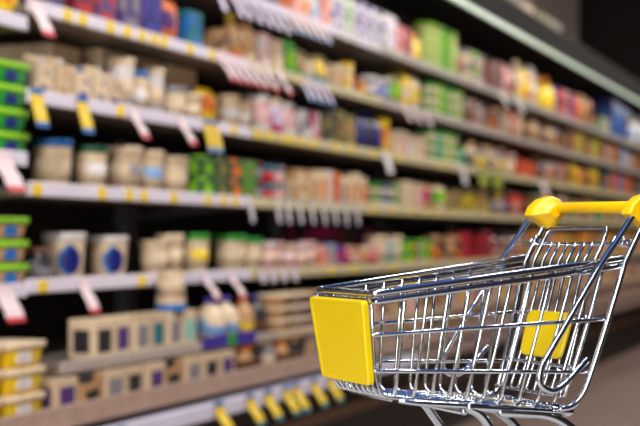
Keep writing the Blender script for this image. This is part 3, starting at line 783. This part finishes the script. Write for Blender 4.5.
# yellow front plate
def plate(bm, corners, th, nrm, rad, seg=6, inset_ridge=False):
    c = [Vector(p) for p in corners]; loop = []
    n = len(c)
    for i in range(n):
        a, b, d = c[i - 1], c[i], c[(i + 1) % n]
        p, s = b + (a - b).normalized() * rad, b + (d - b).normalized() * rad
        for k in range(seg + 1):
            t = k / seg; loop.append(p * (1 - t) ** 2 + b * 2 * t * (1 - t) + s * t * t)
    nrm = Vector(nrm).normalized(); cen = sum(loop, Vector()) / len(loop)
    def lay(off, sh): return [bm.verts.new(v + (cen - v).normalized() * sh + nrm * off) for v in loop]
    L = [lay(-th / 2, .003), lay(-th / 2 + .003, 0), lay(th / 2 - .004, 0), lay(th / 2, .004)]
    if inset_ridge: L += [lay(th / 2, .018), lay(th / 2 - .0015, .021)]
    for a, b in zip(L, L[1:]):
        m = len(a)
        for i in range(m): bm.faces.new((a[i], a[(i + 1) % m], b[(i + 1) % m], b[i]))
    bm.faces.new(L[0][::-1]); bm.faces.new(L[-1])
bm = bmesh.new()
plate(bm, [(-.914, .181, -.004), (-.914, -.179, -.004), (-.880, -.156, -.254), (-.880, .156, -.254)], .022, (-1, 0, -.14), .016, 5, True)
cobj('front_plate', bm, YELLOW, None, False)
# swinging rear gate with a small yellow plate
def ux(z):
    T = [(-.345, -.195), (-.295, -.166), (-.239, -.148), (-.074, -.097), (.104, -.044), (.214, .023)]
    for (z0, x0), (z1, x1) in zip(T, T[1:]):
        if z <= z1: return x0 + (x1 - x0) * (z - z0) / (z1 - z0)
    return .023
def gx(z): return ux(z) - .040
gate = empty('rear_gate'); gate.parent = cart
bm = bmesh.new(); HZ = .160
add_tube(bm, [(gx(HZ) + .004, -.262, HZ), (gx(HZ) + .004, .288, HZ)], .0075, 10); cobj('hinge_bar', bm, CHROME, gate)
bm = bmesh.new()
ZB = -.315
add_tube(bm, fillet([(gx(ZB), .165, ZB)] + [(gx(z), .165, z) for z in (-.24, -.07, .10, .16)] + [(gx(.2) , .160, .212), (gx(.2), -.160, .212)] + [(gx(z), -.165, z) for z in (.16, .10, -.07, -.24)] + [(gx(ZB), -.165, ZB)], .02, 4), .0072, 10)
for y in (-.215, .215):
    add_tube(bm, fillet([(gx(.19) + .03, y * 1.12, .175), (gx(.185), y, .19), (gx(.10), y, .10), (gx(-.07), y * .97, -.07), (gx(-.24), y * .9, -.24), (gx(ZB) , y * .86, ZB)], .02, 4), .0085, 10)
cobj('gate_frame', bm, CHROME, gate)
bm = bmesh.new()
for y in (-.1125, -.0675, -.0225, .0225, .0675, .1125):
    add_tube(bm, [(gx(z), y, z) for z in (.162, .104, -.074, -.239, ZB)], .0056, 8)
for z, w_ in ((-.07, .205), (-.225, .19), (ZB, .185)):
    add_tube(bm, [(gx(z) - .009, -w_, z), (gx(z) - .009, w_, z)], .006, 8)
cobj('gate_wires', bm, CHROME, gate)
bm = bmesh.new()
def gp(y, z): return (gx(z) - .015, y, z)
plate(bm, [gp(.098, -.060), gp(-.146, -.060), gp(-.135, -.205), gp(.088, -.205)], .014, (-1, 0, .30), .026, 6, False)
cobj('gate_plate', bm, YELLOW, gate, False)
for sg in (-1, 1):                                   # wire coils that tie the gate to the rear corners
    bm = bmesh.new(); pts = []
    for i in range(40):
        a = i / 39 * math.pi * 5; pts.append((gx(HZ) + .030 + .012 * math.cos(a), sg * (.222 + .0011 * i), HZ + .004 + .012 * math.sin(a)))
    add_tube(bm, pts, .0045, 6)
    cobj('hinge_coil', bm, CHROME, gate)
# handle: bar and the two faceted end grips
hd = empty('handle'); hd.parent = cart
bm = bmesh.new(); add_tube(bm, [(.056, -.235, .277), (.056, .235, .284)], .0200, 20); cobj('handle_bar', bm, HANDLE, hd)
KN = [(x + .012, z) for x, z in [(-.056, .258), (-.040, .290), (-.006, .315), (.036, .327), (.066, .318), (.092, .296), (.096, .270), (.078, .244), (.044, .212), (.018, .212), (-.016, .236)]]
for sg in (-1, 1):
    bm = bmesh.new(); rows = []
    cx_, cz_ = .036, .272
    for yy, k in ((.205, .34), (.220, .56), (.234, .84), (.244, .97), (.254, 1.0), (.284, 1.0), (.292, .93)):
        rows.append([bm.verts.new((cx_ + (x - cx_) * k, sg * yy, cz_ + (z - cz_) * k - (.004 if sg < 0 else 0))) for x, z in KN])
    for a_, b_ in zip(rows, rows[1:]):
        m = len(a_)
        for i in range(m): bm.faces.new((a_[i], a_[(i + 1) % m], b_[(i + 1) % m], b_[i]))
    bm.faces.new(rows[0][::-1]); bm.faces.new(rows[-1])
    bmesh.ops.recalc_face_normals(bm, faces=bm.faces)
    bmesh.ops.bevel(bm, geom=[e for e in bm.edges if e.calc_face_angle(0) > .35], offset=.005, segments=2, affect='EDGES', profile=.6)
    cobj('end_grip', bm, HANDLE, hd, False)
